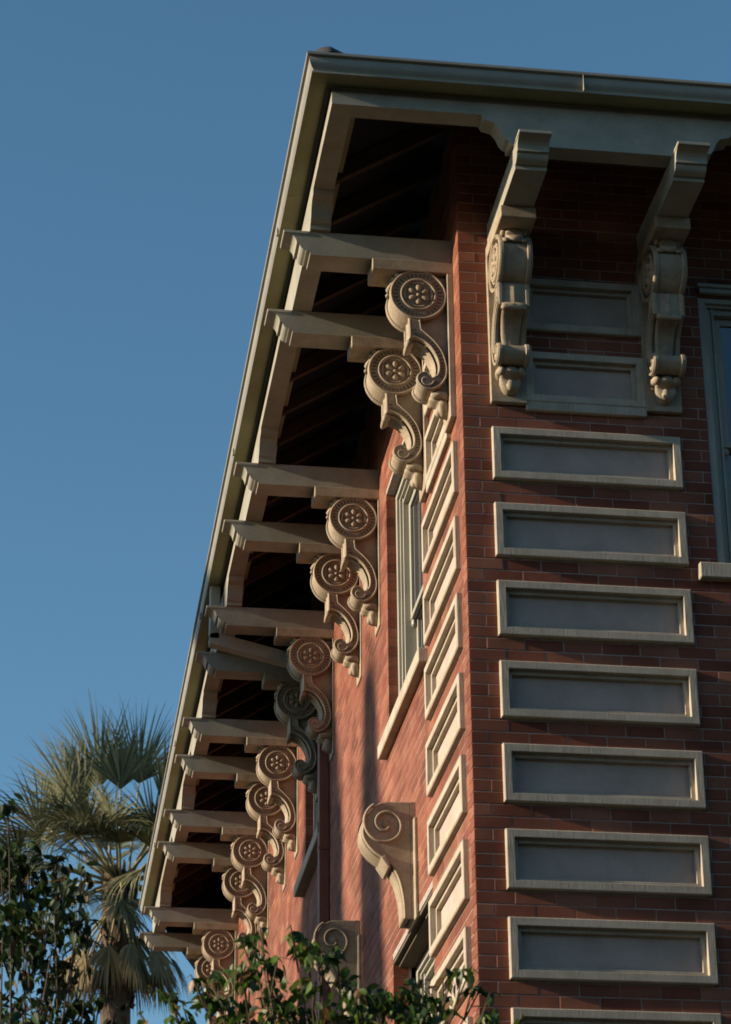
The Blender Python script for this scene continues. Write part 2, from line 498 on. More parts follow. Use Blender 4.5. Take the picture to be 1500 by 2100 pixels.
# plain brickwork of the parts that the brick geometry does not reach
mb = MB(); mb.add([f_front(2.9, 0, 0.003), f_front(FRONT_LEN, 0, 0.003), f_front(FRONT_LEN, TOPZ, 0.003), f_front(2.9, TOPZ, 0.003)], [(0, 1, 2, 3)])
mb.add([f_front(0.002, 0, 0.003), f_front(2.9, 0, 0.003), f_front(2.9, Z_GEO, 0.003), f_front(0.002, Z_GEO, 0.003)], [(0, 1, 2, 3)])
mb.build('brickwork', M['farx'], wall_f)
mb = MB(); mb.add([f_side(0.003, 0, 0.002), f_side(SIDE_LEN, 0, 0.002), f_side(SIDE_LEN, Z_GEO, 0.002), f_side(0.003, Z_GEO, 0.002)], [(0, 1, 2, 3)])
mb.build('brickwork', M['fary'], wall_s)
# inner core that closes the building off behind the walls, and the far and right ends
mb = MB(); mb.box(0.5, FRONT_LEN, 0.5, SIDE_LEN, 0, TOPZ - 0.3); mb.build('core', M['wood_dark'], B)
mb = MB(); mb.add([(0.01, SIDE_LEN, 0), (FRONT_LEN, SIDE_LEN, 0), (FRONT_LEN, SIDE_LEN, TOPZ), (0.01, SIDE_LEN, TOPZ)], [(0, 1, 2, 3)])
mb.build('end_wall', M['farx'], B)
mb = MB(); mb.add([(FRONT_LEN, 0.01, 0), (FRONT_LEN, SIDE_LEN, 0), (FRONT_LEN, SIDE_LEN, TOPZ), (FRONT_LEN, 0.01, TOPZ)], [(0, 1, 2, 3)])
mb.build('end_wall', M['fary'], B)

# ---- framed stone panels (frame proud of the bricks, stepped moulding, sunk field)
def frame_ring(mb, f, o, i, d0, d1, c=0.006):
    """rectangular ring between outer o and inner i rect, front at depth d0, back at d1"""
    def rc(r, g): return [(r[0] + g, r[2] + g), (r[1] - g, r[2] + g), (r[1] - g, r[3] - g), (r[0] + g, r[3] - g)]
    loops = [(rc(o, 0), d1), (rc(o, 0), d0 + c), (rc(o, c), d0), (rc(i, -0.002), d0), (rc(i, 0), d0 + 0.002), (rc(i, 0), d1)]
    vs = [f(p[0], p[1], d) for L, d in loops for p in L]; fs = []
    for k in range(len(loops) - 1):
        for a in range(4): fs.append((k * 4 + a, k * 4 + (a + 1) % 4, (k + 1) * 4 + (a + 1) % 4, (k + 1) * 4 + a))
    mb.add(vs, fs)

def make_panel(f, s0, s1, z0, z1, parent):
    fld = MB()
    w1, w2 = P_IN, P_IN + 0.024
    fld.add([f(s0 + w2 - .004, z0 + w2 - .004, 0.030), f(s1 - w2 + .004, z0 + w2 - .004, 0.030), f(s1 - w2 + .004, z1 - w2 + .004, 0.030), f(s0 + w2 - .004, z1 - w2 + .004, 0.030)], [(0, 1, 2, 3)])
    # chamfered rear block so the field has depth
    p = fld.build('stone_panel', M['field'], parent)
    fr = MB(); frame_ring(fr, f, (s0, s1, z0, z1), (s0 + w1, s1 - w1, z0 + w1, z1 - w1), -0.034 + random.uniform(-.001, .001), 0.005); fr.build('frame', M['stone'], p)
    mo = MB(); frame_ring(mo, f, (s0 + w1 - .003, s1 - w1 + .003, z0 + w1 - .003, z1 - w1 + .003), (s0 + w2, s1 - w2, z0 + w2, z1 - w2), 0.001, 0.034, c=0.002); mo.build('moulding', M['stone'], p)
    return p
for z in panels_z:
    make_panel(f_front, 0.168, 1.29, z - PH, z, B)
    make_panel(f_side, 0.177, 1.326, z - PH, z, B)
for f, a, b in ((f_front, 0.378, 1.10), (f_side, 0.386, 1.135)):
    for za, zb in FRIEZE: make_panel(f, a, b, za, zb, B)
    mb = MB()
    lo = (a - .0, b + .0)
    x0, y0, z0 = f(a + 0.0, 8.565, -0.030); x1, y1, z1 = f(b, 8.622, 0.01)
    mb.cbox(min(x0, x1), max(x0, x1), min(y0, y1), max(y0, y1), z0, z1, 0.004); mb.build('stone_sill', M['stone'], B)

# ---- scroll bracket: u outwards, w across, v up; modelled against the front wall (y = -u)
def fb_(u, v, w): return (w, -u, v)
DC = (0.213, 9.43); DR = 0.175
circ = [(DC[0] + DR * math.cos(a), DC[1] + DR * math.sin(a)) for a in [R(-68.9 + (265.7 + 68.9) * i / 44) for i in range(45)]]
outer = smooth_path([(0.203, 9.200), (0.168, 9.172), (0.118, 9.121), (0.073, 9.054), (0.049, 8.975), (0.043, 8.912), (0.057, 8.853), (0.093, 8.805), (0.140, 8.779), (0.190, 8.787), (0.220, 8.813), (0.235, 8.845), (0.227, 8.880), (0.203, 8.900), (0.172, 8.903), (0.148, 8.888), (0.140, 8.868)], 3)
inner = smooth_path([(0.122, 8.872), (0.104, 8.905), (0.102, 8.96), (0.121, 9.022), (0.155, 9.077), (0.200, 9.112), (0.245, 9.126), (0.276, 9.120)], 3)
BODY = circ + outer + inner
HW = 0.092
body = MB()
prism(body, BODY, 0.068, HW, fb_, ch=0.004)
prism(body, BODY, -HW, -0.068, fb_, ch=0.004)
CORE = offset_poly(BODY, 0.011)
prism(body, CORE, -0.068, 0.068, fb_)
WEB = [(0.03, 9.58), (0.335, 9.58), (0.30, 9.50), (0.25, 9.30), (0.235, 9.20), (0.21, 9.16), (0.14, 9.10), (0.085, 9.0), (0.075, 8.86), (0.12, 8.80), (0.11, 8.77), (0.03, 8.74)]
prism(body, WEB, -0.060, 0.060, fb_)
for (wa, wb, hh) in ((-0.050, 0.050, 0.012),):
    vs = []
    for v_ in (9.262, 9.135):
        for w_, h_ in ((wa, 0.0), ((wa + wb) / 2, hh), (wb, 0.0)): vs.append(fb_(0.266 + h_, v_, w_))
    body.add(vs, [(0, 1, 4, 3), (1, 2, 5, 4), (3, 4, 5), (2, 1, 0)])
bracket = body.build('scroll_bracket', M['scroll'], B)
# plate against the wall
mb = MB(); mb.cbox(-0.108, 0.108, -0.038, -0.001, 8.60, 9.586, 0.004); mb.build('back_plate', M['scroll'], bracket)
for sg in (1, -1):
    rim = MB()
    base = sg * HW
    ring = lambda r, n=48: [(DC[0] + r * math.cos(2 * math.pi * i / n), DC[1] + r * math.sin(2 * math.pi * i / n)) for i in range(n)]
    ribbon(rim, ring(0.166), 0.016, 0.011, base - sg * .001, fb_, True, sg)
    ribbon(rim, ring(0.104), 0.017, 0.013, base - sg * .001, fb_, True, sg)
    po = offset_poly(outer + inner, 0.008)
    ribbon(rim, [(0.209, 9.262)] + po[:len(outer) - 2], 0.012, 0.009, base - sg * .001, fb_, False, sg)
    ribbon(rim, po[len(outer) + 1:] + [(0.268, 9.258)], 0.012, 0.009, base - sg * .001, fb_, False, sg)
    # small curl in the volute
    sp = [(0.176 + (0.006 + 0.040 * t) * math.cos(-5.6 * t + 2.6), 8.845 + (0.006 + 0.040 * t) * math.sin(-5.6 * t + 2.6)) for t in [i / 18 for i in range(19)]]
    ribbon(rim, sp, 0.012, 0.010, base - sg * .001, fb_, False, sg)
    rim.build('fillet', M['scroll'], bracket)
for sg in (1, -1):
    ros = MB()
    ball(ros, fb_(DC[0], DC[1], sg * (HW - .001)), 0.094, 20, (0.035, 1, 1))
    ros.build('dish', M['grime2'], bracket)  # uncut dish: its darker colour stands in for the shade of a recess
    ros = MB()
    for k in range(6):
        a = R(30 + 60 * k); ca, sa = math.cos(a), math.sin(a)
        puffy(ros, [(DC[0] + p * ca - q * sa, DC[1] + p * sa + q * ca) for p, q in ((.012, 0), (.03, -.013), (.05, -.020), (.067, -.014), (.073, 0), (.067, .014), (.05, .020), (.03, .013))], 0.016, fb_, sg * (HW - .001), 7, 0.5)
    ball(ros, fb_(DC[0], DC[1], sg * HW), 0.016, 10, (0.9, 1, 1))
    ros.build('rosette', M['scroll'], bracket)
    pet = MB()
    for k in range(4):
        am = R(90 * k); arc = [(DC[0] + 0.084 * math.cos(am + t), DC[1] + 0.084 * math.sin(am + t)) for t in [R(x) for x in (-26, -13, 0, 13, 26)]]
        ribbon(pet, arc, 0.016, 0.010, sg * (HW - .001), fb_, False, sg)
    pet.build('rosette_rim', M['scroll'], bracket, kind='stuff')  # raised arcs shaped to stand in for glints along the dish rim
bead = MB()
def dash(u, v, ang, sg, l=0.022, wd=0.007):
    ca, sa = math.cos(ang), math.sin(ang); vs = []
    for h in (0, 0.006):
        for p, q in ((-l / 2, -wd / 2), (l / 2, -wd / 2), (l / 2, wd / 2), (-l / 2, wd / 2)):
            vs.append(fb_(u + p * ca - q * sa, v + p * sa + q * ca, sg * (HW - .001 + h)))
    bead.add(vs, [(4, 5, 6, 7), (0, 1, 5, 4), (1, 2, 6, 5), (2, 3, 7, 6), (3, 0, 4, 7)])
for sg in (1, -1):
    for k in range(34):
        a = 2 * math.pi * k / 34; dash(DC[0] + 0.136 * math.cos(a), DC[1] + 0.136 * math.sin(a), a, sg)
    mid = smooth_path([(0.238, 9.235), (0.238, 9.16), (0.190, 9.142), (0.137, 9.100), (0.098, 9.040), (0.077, 8.968), (0.074, 8.908), (0.090, 8.857), (0.120, 8.822), (0.160, 8.80)], 3)
    for i in range(2, len(mid) - 1, 1):
        t = Vector(mid[i + 1]) - Vector(mid[i - 1]); dash(mid[i][0], mid[i][1], math.atan2(t.y, t.x) + math.pi / 2, sg, 0.018, 0.006)
bead.build('bead_row', M['grime'], bracket, kind='stuff')  # dark beads: channel dirt and the shade of notches put into the colour
# carved leaves: on the drum, inside the hollow, below the volute
lf = MB()
puffy(lf, [(0.27, 9.575), (0.33, 9.585), (0.362, 9.60), (0.372, 9.578), (0.352, 9.556), (0.378, 9.535), (0.397, 9.508), (0.386, 9.486), (0.366, 9.495), (0.345, 9.52), (0.30, 9.535)], 0.052, fb_, 0, 9, 0.35)
for sw in (-0.060, 0.060):
    puffy(lf, [(0.30, 9.575), (0.345, 9.600), (0.362, 9.594), (0.352, 9.572), (0.335, 9.556), (0.30, 9.55)], 0.020, fb_, sw, 7, 0.4)
    puffy(lf, [(0.34, 9.53), (0.372, 9.522), (0.392, 9.500), (0.388, 9.482), (0.370, 9.490), (0.35, 9.508)], 0.022, fb_, sw * .9, 7, 0.4)
lf.build('leaf_carving', M['scroll'], bracket)
lf = MB()
hol = [(0.283, 9.098), (0.250, 9.112), (0.205, 9.098), (0.168, 9.065), (0.138, 9.015), (0.120, 8.960), (0.122, 8.910), (0.140, 8.885)]
hs = smooth_path(hol, 3); vs = []; prof = [(-0.066, -0.004), (-0.05, 0.012), (-0.03, 0.004), (0, 0.020), (0.03, 0.004), (0.05, 0.012), (0.066, -0.004)]
for i, p in enumerate(hs):
    t = Vector(hs[min(i + 1, len(hs) - 1)]) - Vector(hs[max(i - 1, 0)]); t.normalize(); nn = Vector((-t.y, t.x))
    if nn.x < 0: nn = -nn
    tp = 1 - 0.45 * (i / (len(hs) - 1)) ** 2
    for wv, h in prof:
        q = Vector(p) + nn * (h - 0.006 + (0.010 if i == 0 else 0)); vs.append(fb_(q.x, q.y, wv * tp))
fs = [(i * 7 + k, i * 7 + k + 1, (i + 1) * 7 + k + 1, (i + 1) * 7 + k) for i in range(len(hs) - 1) for k in range(6)]
lf.add(vs, fs, True)
puffy(lf, [(0.288, 9.130), (0.291, 9.100), (0.279, 9.084), (0.262, 9.096), (0.240, 9.106), (0.235, 9.122)], 0.074, fb_, 0, 11, 0.12)
lf.build('leaf_carving', M['scroll'], bracket)
lf = MB()
pl = smooth_path([(0.150, 8.756), (0.138, 8.786), (0.110, 8.797), (0.080, 8.788), (0.050, 8.790), (0.020, 8.80), (0.020, 8.655), (0.050, 8.640), (0.085, 8.650), (0.100, 8.690), (0.094, 8.722), (0.124, 8.734)], 2, True)
puffy(lf, pl, 0.062, fb_, 0, 9, 0.4)
for sw in (-0.058, 0.058):
    puffy(lf, [(0.150, 8.752), (0.142, 8.780), (0.112, 8.792), (0.060, 8.784), (0.030, 8.770), (0.04, 8.73), (0.09, 8.742), (0.12, 8.735)], 0.030, fb_, sw, 7, 0.5)
puffy(lf, [(0.092, 8.725), (0.108, 8.70), (0.112, 8.668), (0.095, 8.648), (0.06, 8.655), (0.06, 8.72)], 0.028, fb_, 0, 7, 0.5)
lf.build('leaf_carving', M['scroll'], bracket)
# block on top of the bracket
mb = MB(); mb.cbox(-0.106, 0.106, -0.493, -0.001, 9.587, 9.664, 0.004)
cap = mb.build('cap_block', M['scroll'], bracket)

# ---- lookout beam that rests on the bracket
prof = [(1.03, 9.828), (1.03, 9.812), (1.012, 9.806), (1.004, 9.806)]
prof += [(1.004 - 0.050 * math.sin(t) , 9.745 + 0.058 * math.cos(t)) for t in [R(x) for x in (8, 25, 42, 60, 78, 90)]]
prof += [(0.954, 9.738), (0.936, 9.738)] + [(0.936 - 0.042 * (1 - math.cos(R(x))), 9.738 - 0.044 * math.sin(R(x))) for x in (20, 40, 60, 80)]
prof += [(0.893, 9.690), (0.872, 9.690), (0.872, 9.665), (0.0, 9.665), (0.0, 9.828)]
mb = MB(); prism(mb, prof, -0.092, 0.092, fb_)
look = mb.build('lookout_beam', M['trim'], B)
mb = MB(); mb.cbox(-0.097, 0.097, -1.035, -0.878, 9.808, 9.8285, 0.003); mb.build('cap_fillet', M['trim'], look)

CF = [0.275, 1.205, 3.40, 4.34, 6.6, 7.54]
CS = [0.288, 1.236, 3.405, 4.36, 5.965, 6.93, 8.455, 9.41, 10.95, 11.94, 14.19, 15.17]
first = True
for c in CF:
    if first: bracket.location = (c, 0, 0); look.location = (c, 0, 0); first = False
    else: copy_part(bracket, B, (c, 0, 0)); copy_part(look, B, (c, 0, 0))
for i, c in enumerate(CS):
    dx = 0.0 if i in (0, 1, 10, 11) else 0.026
    copy_part(bracket, B, (dx, c, 0), -math.pi / 2); copy_part(look, B, (0, c, 0), -math.pi / 2)

# ---- edge beam with ogee drops round each pair of lookouts
OG = [(-0.278, 10.02), (-0.270, 10.0), (-0.262, 9.987), (-0.235, 9.980), (-0.205, 9.972), (-0.180, 9.94), (-0.160, 9.89), (-0.142, 9.866), (-0.123, 9.858), (-0.120, 9.83)]
def beam_outline(C, s0, s1):
    P = [(s0, 10.133), (s0, 10.02)]
    for a, b in zip(C[::2], C[1::2]):
        P += [(a + d, z) for d, z in OG] + [(b - d, z) for d, z in reversed(OG)]
    P = [p for p in P if p[0] <= s1]
    P += [(s1, P[-1][1]), (s1, 10.133)]
    return P
mb = MB(); prism(mb, beam_outline(CF, -0.875, FRONT_LEN), -0.875, -0.75, f_front); mb.build('eave_beam', M['trim'], B)
mb = MB(); prism(mb, beam_outline(CS, -0.75, SIDE_LEN), -0.875, -0.75, f_side); mb.build('eave_beam', M['trim'], B)

def sweepL(name, prof, mat, parent, yend=SIDE_LEN, xend=FRONT_LEN, smooth=False):
    mb = MB(); n = len(prof); vs = []
    vs += [(-d, yend, z) for d, z in prof] + [(-d, -d, z) for d, z in prof] + [(xend, -d, z) for d, z in prof]
    fs = [(k * n + i, k * n + (i + 1) % n, (k + 1) * n + (i + 1) % n, (k + 1) * n + i) for k in range(2) for i in range(n)]
    fs += [tuple(range(n)), tuple(reversed(range(2 * n, 3 * n)))]
    mb.add(vs, fs, False)
    return mb.build(name, mat, parent)
sweepL('soffit_strip', [(0.999, 10.134), (0.999, 10.17), (0.70, 10.17), (0.70, 10.134)], M['olive'], B)
gp = [(0.990, 10.1345), (1.0065, 10.1345), (1.0065, 10.1445), (0.998, 10.148), (0.998, 10.156), (1.003, 10.165), (1.010, 10.174), (1.0165, 10.186), (1.020, 10.200), (1.021, 10.216), (1.0195, 10.228), (1.017, 10.235), (1.034, 10.238), (1.037, 10.241), (1.037, 10.257), (1.031, 10.260), (1.026, 10.258), (1.026, 10.245), (0.990, 10.20)]
for y in (0.28, 2.75, 5.2, 7.65, 10.1, 12.55):
    mb = MB(); mb.cbox(-0.995, -0.877, y, y + 0.012, 10.1315, 10.136, .001); mb.build('soffit_batten', M['olive'], B)
for x in (1.75, 4.2): mb = MB(); mb.cbox(x, x + 0.012, -0.995, -0.877, 10.1315, 10.136, .001); mb.build('soffit_batten', M['olive'], B)
gut = sweepL('gutter', gp, M['gutter'], B)
for y in (0.75, 3.8, 6.85, 9.9, 12.95):
    mb = MB(); mb.cbox(-1.0215, -0.999, y - .012, y + .012, 10.132, 10.2, .002); mb.build('gutter_joint', M['gutter'], gut)
mb = MB(); mb.cbox(0.57, 0.574, -1.0373, -1.012, 10.135, 10.261, .001); mb.build('gutter_joint', M['gutter'], gut)

# ---- rafters, deck and roof
SL = 0.63
def zraf(d): return 9.99 + SL * (0.87 - d)      # underside height at distance d outside the wall line
raf_prof = [(0.75, zraf(0.75)), (-0.25, zraf(-0.25)), (-0.25, zraf(-0.25) + .12), (0.75, zraf(0.75) + .12)]
rf = None
ys = [0.02 + 0.5 * i for i in range(0, 31)]
for s in ys:
    if s > SIDE_LEN - .1: continue
    if rf is None:
        mb = MB(); prism(mb, raf_prof, -0.025, 0.025, fb_); rf = mb.build('rafter', M['rafter'], B); rf.rotation_euler = (0, 0, -math.pi / 2); rf.location = (0, s, 0)
    else: copy_part(rf, B, (0, s, 0), -math.pi / 2)
for s in [0.02 + 0.5 * i for i in range(0, 18)]: copy_part(rf, B, (s, 0, 0), 0.0)
# diagonal hip rafter
mb = MB(); vs = []
for d in (0.76, -0.25):
    for e in (-0.03, 0.03):
        for h in (0, 0.13): vs.append((-d - e, -d + e, zraf(d) + h))
mb.add(vs, [(0, 1, 3, 2), (4, 6, 7, 5), (0, 4, 5, 1), (2, 3, 7, 6), (0, 2, 6, 4), (1, 5, 7, 3)]); mb.build('rafter', M['rafter'], B)
def zd(d): return 10.125 + SL * (0.87 - d)
hi = 3.6
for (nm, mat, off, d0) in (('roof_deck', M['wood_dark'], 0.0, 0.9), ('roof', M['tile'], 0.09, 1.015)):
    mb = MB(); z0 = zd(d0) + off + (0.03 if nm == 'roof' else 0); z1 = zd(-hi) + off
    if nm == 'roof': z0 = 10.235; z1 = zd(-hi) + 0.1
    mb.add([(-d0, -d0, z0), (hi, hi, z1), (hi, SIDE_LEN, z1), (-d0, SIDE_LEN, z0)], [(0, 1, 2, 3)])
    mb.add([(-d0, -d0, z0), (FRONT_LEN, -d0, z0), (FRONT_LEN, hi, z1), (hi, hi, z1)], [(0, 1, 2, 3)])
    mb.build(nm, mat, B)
mb = MB()
mb.add([(hi, hi, zd(-hi) + .1), (FRONT_LEN, hi, zd(-hi) + .1), (FRONT_LEN, SIDE_LEN, zd(-hi) + .1), (hi, SIDE_LEN, zd(-hi) + .1)], [(0, 1, 2, 3)])
mb.add([(hi, SIDE_LEN, zd(-hi) + .1), (FRONT_LEN, SIDE_LEN, zd(-hi) + .1), (FRONT_LEN, SIDE_LEN, 9), (0, SIDE_LEN, 9), (-0.9, SIDE_LEN, 10.2)], [(0, 1, 2, 3, 4)])
mb.build('roof', M['tile'], B)
# end tile of the hip, just showing over the gutter corner
mb = MB(); vs = []; n = 9
for t, r_, dz in ((0.0, 0.075, 0.0), (0.02, 0.092, 0.008), (0.5, 0.08, 0.16), (2.2, 0.08, 0.95)):
    for k in range(n):
        a = math.pi * k / (n - 1)
        vs.append((-0.965 + t + math.cos(a) * r_ * .707, -0.985 + t - math.cos(a) * r_ * .707, 10.262 + dz + math.sin(a) * r_ * 0.72))
fs = [(i * n + k, i * n + k + 1, (i + 1) * n + k + 1, (i + 1) * n + k) for i in range(3) for k in range(n - 1)] + [tuple(range(n))]
mb.add(vs, fs, True); mb.build('hip_tile', M['tile'], B)

# ---- windows
def bx(mb, f, s0, s1, z0, z1, d0, d1, c=0.003):
    x0, y0, _ = f(s0, z0, d0); x1, y1, _ = f(s1, z0, d1)
    mb.cbox(min(x0, x1), max(x0, x1), min(y0, y1), max(y0, y1), z0, z1, c)

def window(f, s0, s1, z0, z1, dep, parent, rail=True, sill=True, sillp=0.062, label=None, sill_label=None, deep=0.17):
    """casing of stepped mouldings, two sashes that slide, glass, and a stone sill"""
    o = MB()
    st = [(0.0, 0.045, dep), (0.045, 0.062, dep + .02), (0.062, 0.090, dep + .045), (0.090, 0.105, dep + .035)]
    for a, b, d in st:
        bx(o, f, s0 + a, s0 + b, z0, z1, d, dep + deep, .002); bx(o, f, s1 - b, s1 - a, z0, z1, d, dep + deep, .002)
        bx(o, f, s0 + b, s1 - b, z1 - b, z1 - a, d + .001, dep + deep, .002)
    win = o.build('window', M['window'], parent)
    if label: win['label'] = label
    zm = (z0 + z1) / 2 - 0.07
    ci = 0.105
    for (a, b, d) in ((zm - 0.01, z1 - ci, dep + .075), (z0 + 0.002, zm + 0.03, dep + .115)):
        sash = MB(); r_ = 0.048
        bx(sash, f, s0 + ci, s0 + ci + r_, a, b, d, d + .035); bx(sash, f, s1 - ci - r_, s1 - ci, a, b, d, d + .035)
        bx(sash, f, s0 + ci + r_, s1 - ci - r_, b - r_, b, d + .001, d + .034); bx(sash, f, s0 + ci + r_, s1 - ci - r_, a, a + r_ * (1.0 if d > dep + .1 else .8), d + .001, d + .034)
        # little horn under the upper sash
        if d < dep + .1:
            for q in (s0 + ci, s1 - ci - r_): bx(sash, f, q + .004, q + r_ - .004, a - .05, a, d + .003, d + .03, .01)
        sash.build('sash', M['window'], win)
        pn = MB(); bx(pn, f, s0 + ci + r_ - .004, s1 - ci - r_ + .004, a + r_ - .01, b - r_ + .004, d + .014, d + .019, .0005); pn.build('pane', M['glass'], win)
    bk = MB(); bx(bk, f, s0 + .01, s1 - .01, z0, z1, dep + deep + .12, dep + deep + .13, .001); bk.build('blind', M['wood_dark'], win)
    if sill:
        sm = MB(); bx(sm, f, s0 - 0.125, s1 + 0.125, z0 - 0.095, z0, -sillp, dep + .03, .006); so_ = sm.build('sill', M['stone'], win)
        if sill_label: so_['label'] = sill_label
    return win
window(f_side, 1.49, 2.983, 7.62, 9.46, 0.068, B, label='sunlit upper window beside the stacked panels')
window(f_side, 6.30, 7.80, 8.15, 9.46, 0.068, B, sillp=0.085, label='narrow strip of window behind the downspout', sill_label='shaded sill by the downspout')
window(f_side, 1.365, 2.94, 4.3, 6.049, 0.15, B, sill=False, label='lower window below the keystone nearest the corner')
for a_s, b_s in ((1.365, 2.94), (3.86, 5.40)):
    mb = MB(); bx(mb, f_side, a_s, b_s, 6.068, 6.088, 0.004, 0.30, .002); bx(mb, f_side, a_s, b_s, 6.050, 6.0695, 0.04, 0.30, .002); mb.build('window_head', M['grime'], B)  # added board, its dark colour stands in for shade under the head
window(f_side, 3.86, 5.40, 4.3, 6.049, 0.15, B, sill=False, label='lower window behind the leaves')
window(f_front, 1.47, 2.62, 7.625, 9.44, 0.012, B, label='dark blue window at the picture edge')
mb = MB(); bx(mb, f_front, 1.475, 2.65, 9.443, 9.475, -0.03, 0.05); bx(mb, f_front, 1.46, 2.67, 9.476, 9.50, -0.045, 0.05); mb.build('window_cornice', M['trim'], B)

# ---- keystone consoles over the lower windows
def fk(u, v, w): return (-u, w, v)
ko = smooth_path([(0.035, 6.818), (0.182, 6.815)], 2) + smooth_path([(0.215, 6.808), (0.27, 6.775), (0.318, 6.70), (0.336, 6.618), (0.320, 6.555), (0.275, 6.495), (0.226, 6.458), (0.198, 6.440), (0.150, 6.395), (0.108, 6.300), (0.086, 6.18), (0.081, 6.07)], 3) + [(0.035, 6.07)]
def keystone(yc):
    k = MB(); hw = 0.105
    prism(k, ko, 0.082, hw, fk, ch=0.004); prism(k, ko, -hw, -0.082, fk, ch=0.004); prism(k, offset_poly(ko, 0.008), -0.082, 0.082, fk)
    o = k.build('keystone', M['scroll'], B); o.location = (0, yc, 0)
    r_ = MB()
    for sg in (1, -1):
        sp = []
        for i in range(60):
            t = i / 59; rr = 0.028 + 0.118 * t ** 0.9; a = R(-70) - 2 * math.pi * 1.55 * (1 - t) + R(130)
            sp.append((0.190 + rr * math.cos(a) * .98, 6.668 + rr * math.sin(a) * .98))
        ribbon(r_, sp, 0.020, 0.018, sg * (hw - .001), fk, False, sg)
        ball(r_, fk(0.186, 6.668, sg * (hw - .004)), 0.030, 12, (1, .6, 1))
        ribbon(r_, offset_poly(ko, .007)[3:-1], 0.010, 0.007, sg * (hw - .001), fk, False, sg)
    r_.build('spiral', M['scroll'], o)
    s_ = MB()
    for wv in (-0.055, -0.027, 0, 0.027, 0.055):
        L = ko[4:-1]
        tube(s_, [fk(p[0] - .006, p[1], wv) for p in L], 0.011, 6)
    s_.build('reeding', M['scroll'], o)
    b_ = MB(); prism(b_, [(0.196, 6.463), (0.222, 6.452), (0.196, 6.412), (0.178, 6.385), (0.160, 6.384), (0.172, 6.42)], -0.122, 0.122, fk, ch=.004); b_.build('band', M['scroll'], o)
    p_ = MB(); p_.cbox(-0.036, -0.001, -hw, hw, 6.068, 6.82, .003); p_.cbox(-0.020, -0.0015, -hw - .07, hw + .07, 6.06, 6.70, .003); p_.build('back_plate', M['scroll'], o)
    return o
keystone(2.045); keystone(4.575)

# ---- downspout
D = MB()
D.cbox(-0.985, -0.90, 6.15, 6.25, 9.66, 10.133, .006)
P = [(-0.985, 9.70), (-0.93, 9.75), (-0.03, 9.52), (-0.085, 9.43), (-0.985, 9.62)]
prism(D, [(0.985, 9.62), (0.985, 9.70), (0.93, 9.715), (0.0, 9.49), (0.0, 9.405), (0.06, 9.40)], 6.15, 6.25, lambda u, v, w: (-u, w, v))
D.build('gutter_outlet', M['trim'], B, label='painted rain pipe crossing below the eave')
D = MB(); D.cbox(-0.085, -0.002, 6.15, 6.25, 0.0, 9.42, .006)
dn = D.build('downspout', M['downspout'], B)
for z in (8.9, 7.9, 6.4):
    mb = MB(); mb.cbox(-0.089, -0.001, 6.145, 6.255, z, z + .03, .002); mb.build('pipe_strap', M['downspout'], dn)

# ------------------------------------------------------------------ vegetation
def ray(px, py, Dh):
    d = CAM_R @ Vector(((px - 750) / FPX, -(py - 1050) / FPX, -1)); h = math.hypot(d.x, d.y)
    return CAM_C + d * (Dh / h)

LEAFV = np.array([(0, 0, 0), (-.20, .26, .05), (0, .30, 0), (.20, .26, .05), (-.21, .55, .05), (0, .62, -.03), (.21, .55, .05), (-.08, .84, 0), (0, .88, -.07), (.08, .84, 0), (0, 1.08, -.14)])
LEAFV[:, 0] *= 1.25
LEAFF = [(0, 2, 1), (0, 3, 2), (1, 2, 5, 4), (2, 3, 6, 5), (4, 5, 8, 7), (5, 6, 9, 8), (7, 8, 10), (8, 9, 10)]
def leaf_frames(n, rg):
    """random hanging orientations: rows are the axes of each leaf"""
    az = rg.uniform(0, 2 * np.pi, n); el = np.radians(rg.normal(-48, 28, n))
    y = np.stack([np.cos(el) * np.cos(az), np.cos(el) * np.sin(az), np.sin(el)], 1)
    up = rg.normal(0, .5, (n, 3)) + np.array([0, 0, 1.0]); x = np.cross(y, up); x /= np.linalg.norm(x, axis=1)[:, None]
    z = np.cross(x, y)
    return np.stack([x, y, z], 1)
def np_mesh(name, V, F, mat, parent=None, kind=None):
    me = bpy.data.meshes.new(name)
    me.from_pydata(V.tolist() if hasattr(V, 'tolist') else V, [], F)
    me.materials.append(mat); me.polygons.foreach_set('use_smooth', [True] * len(me.polygons))
    o = bpy.data.objects.new(name, me); COL.objects.link(o)
    if parent: o.parent = parent
    if kind: o['kind'] = kind
    return o

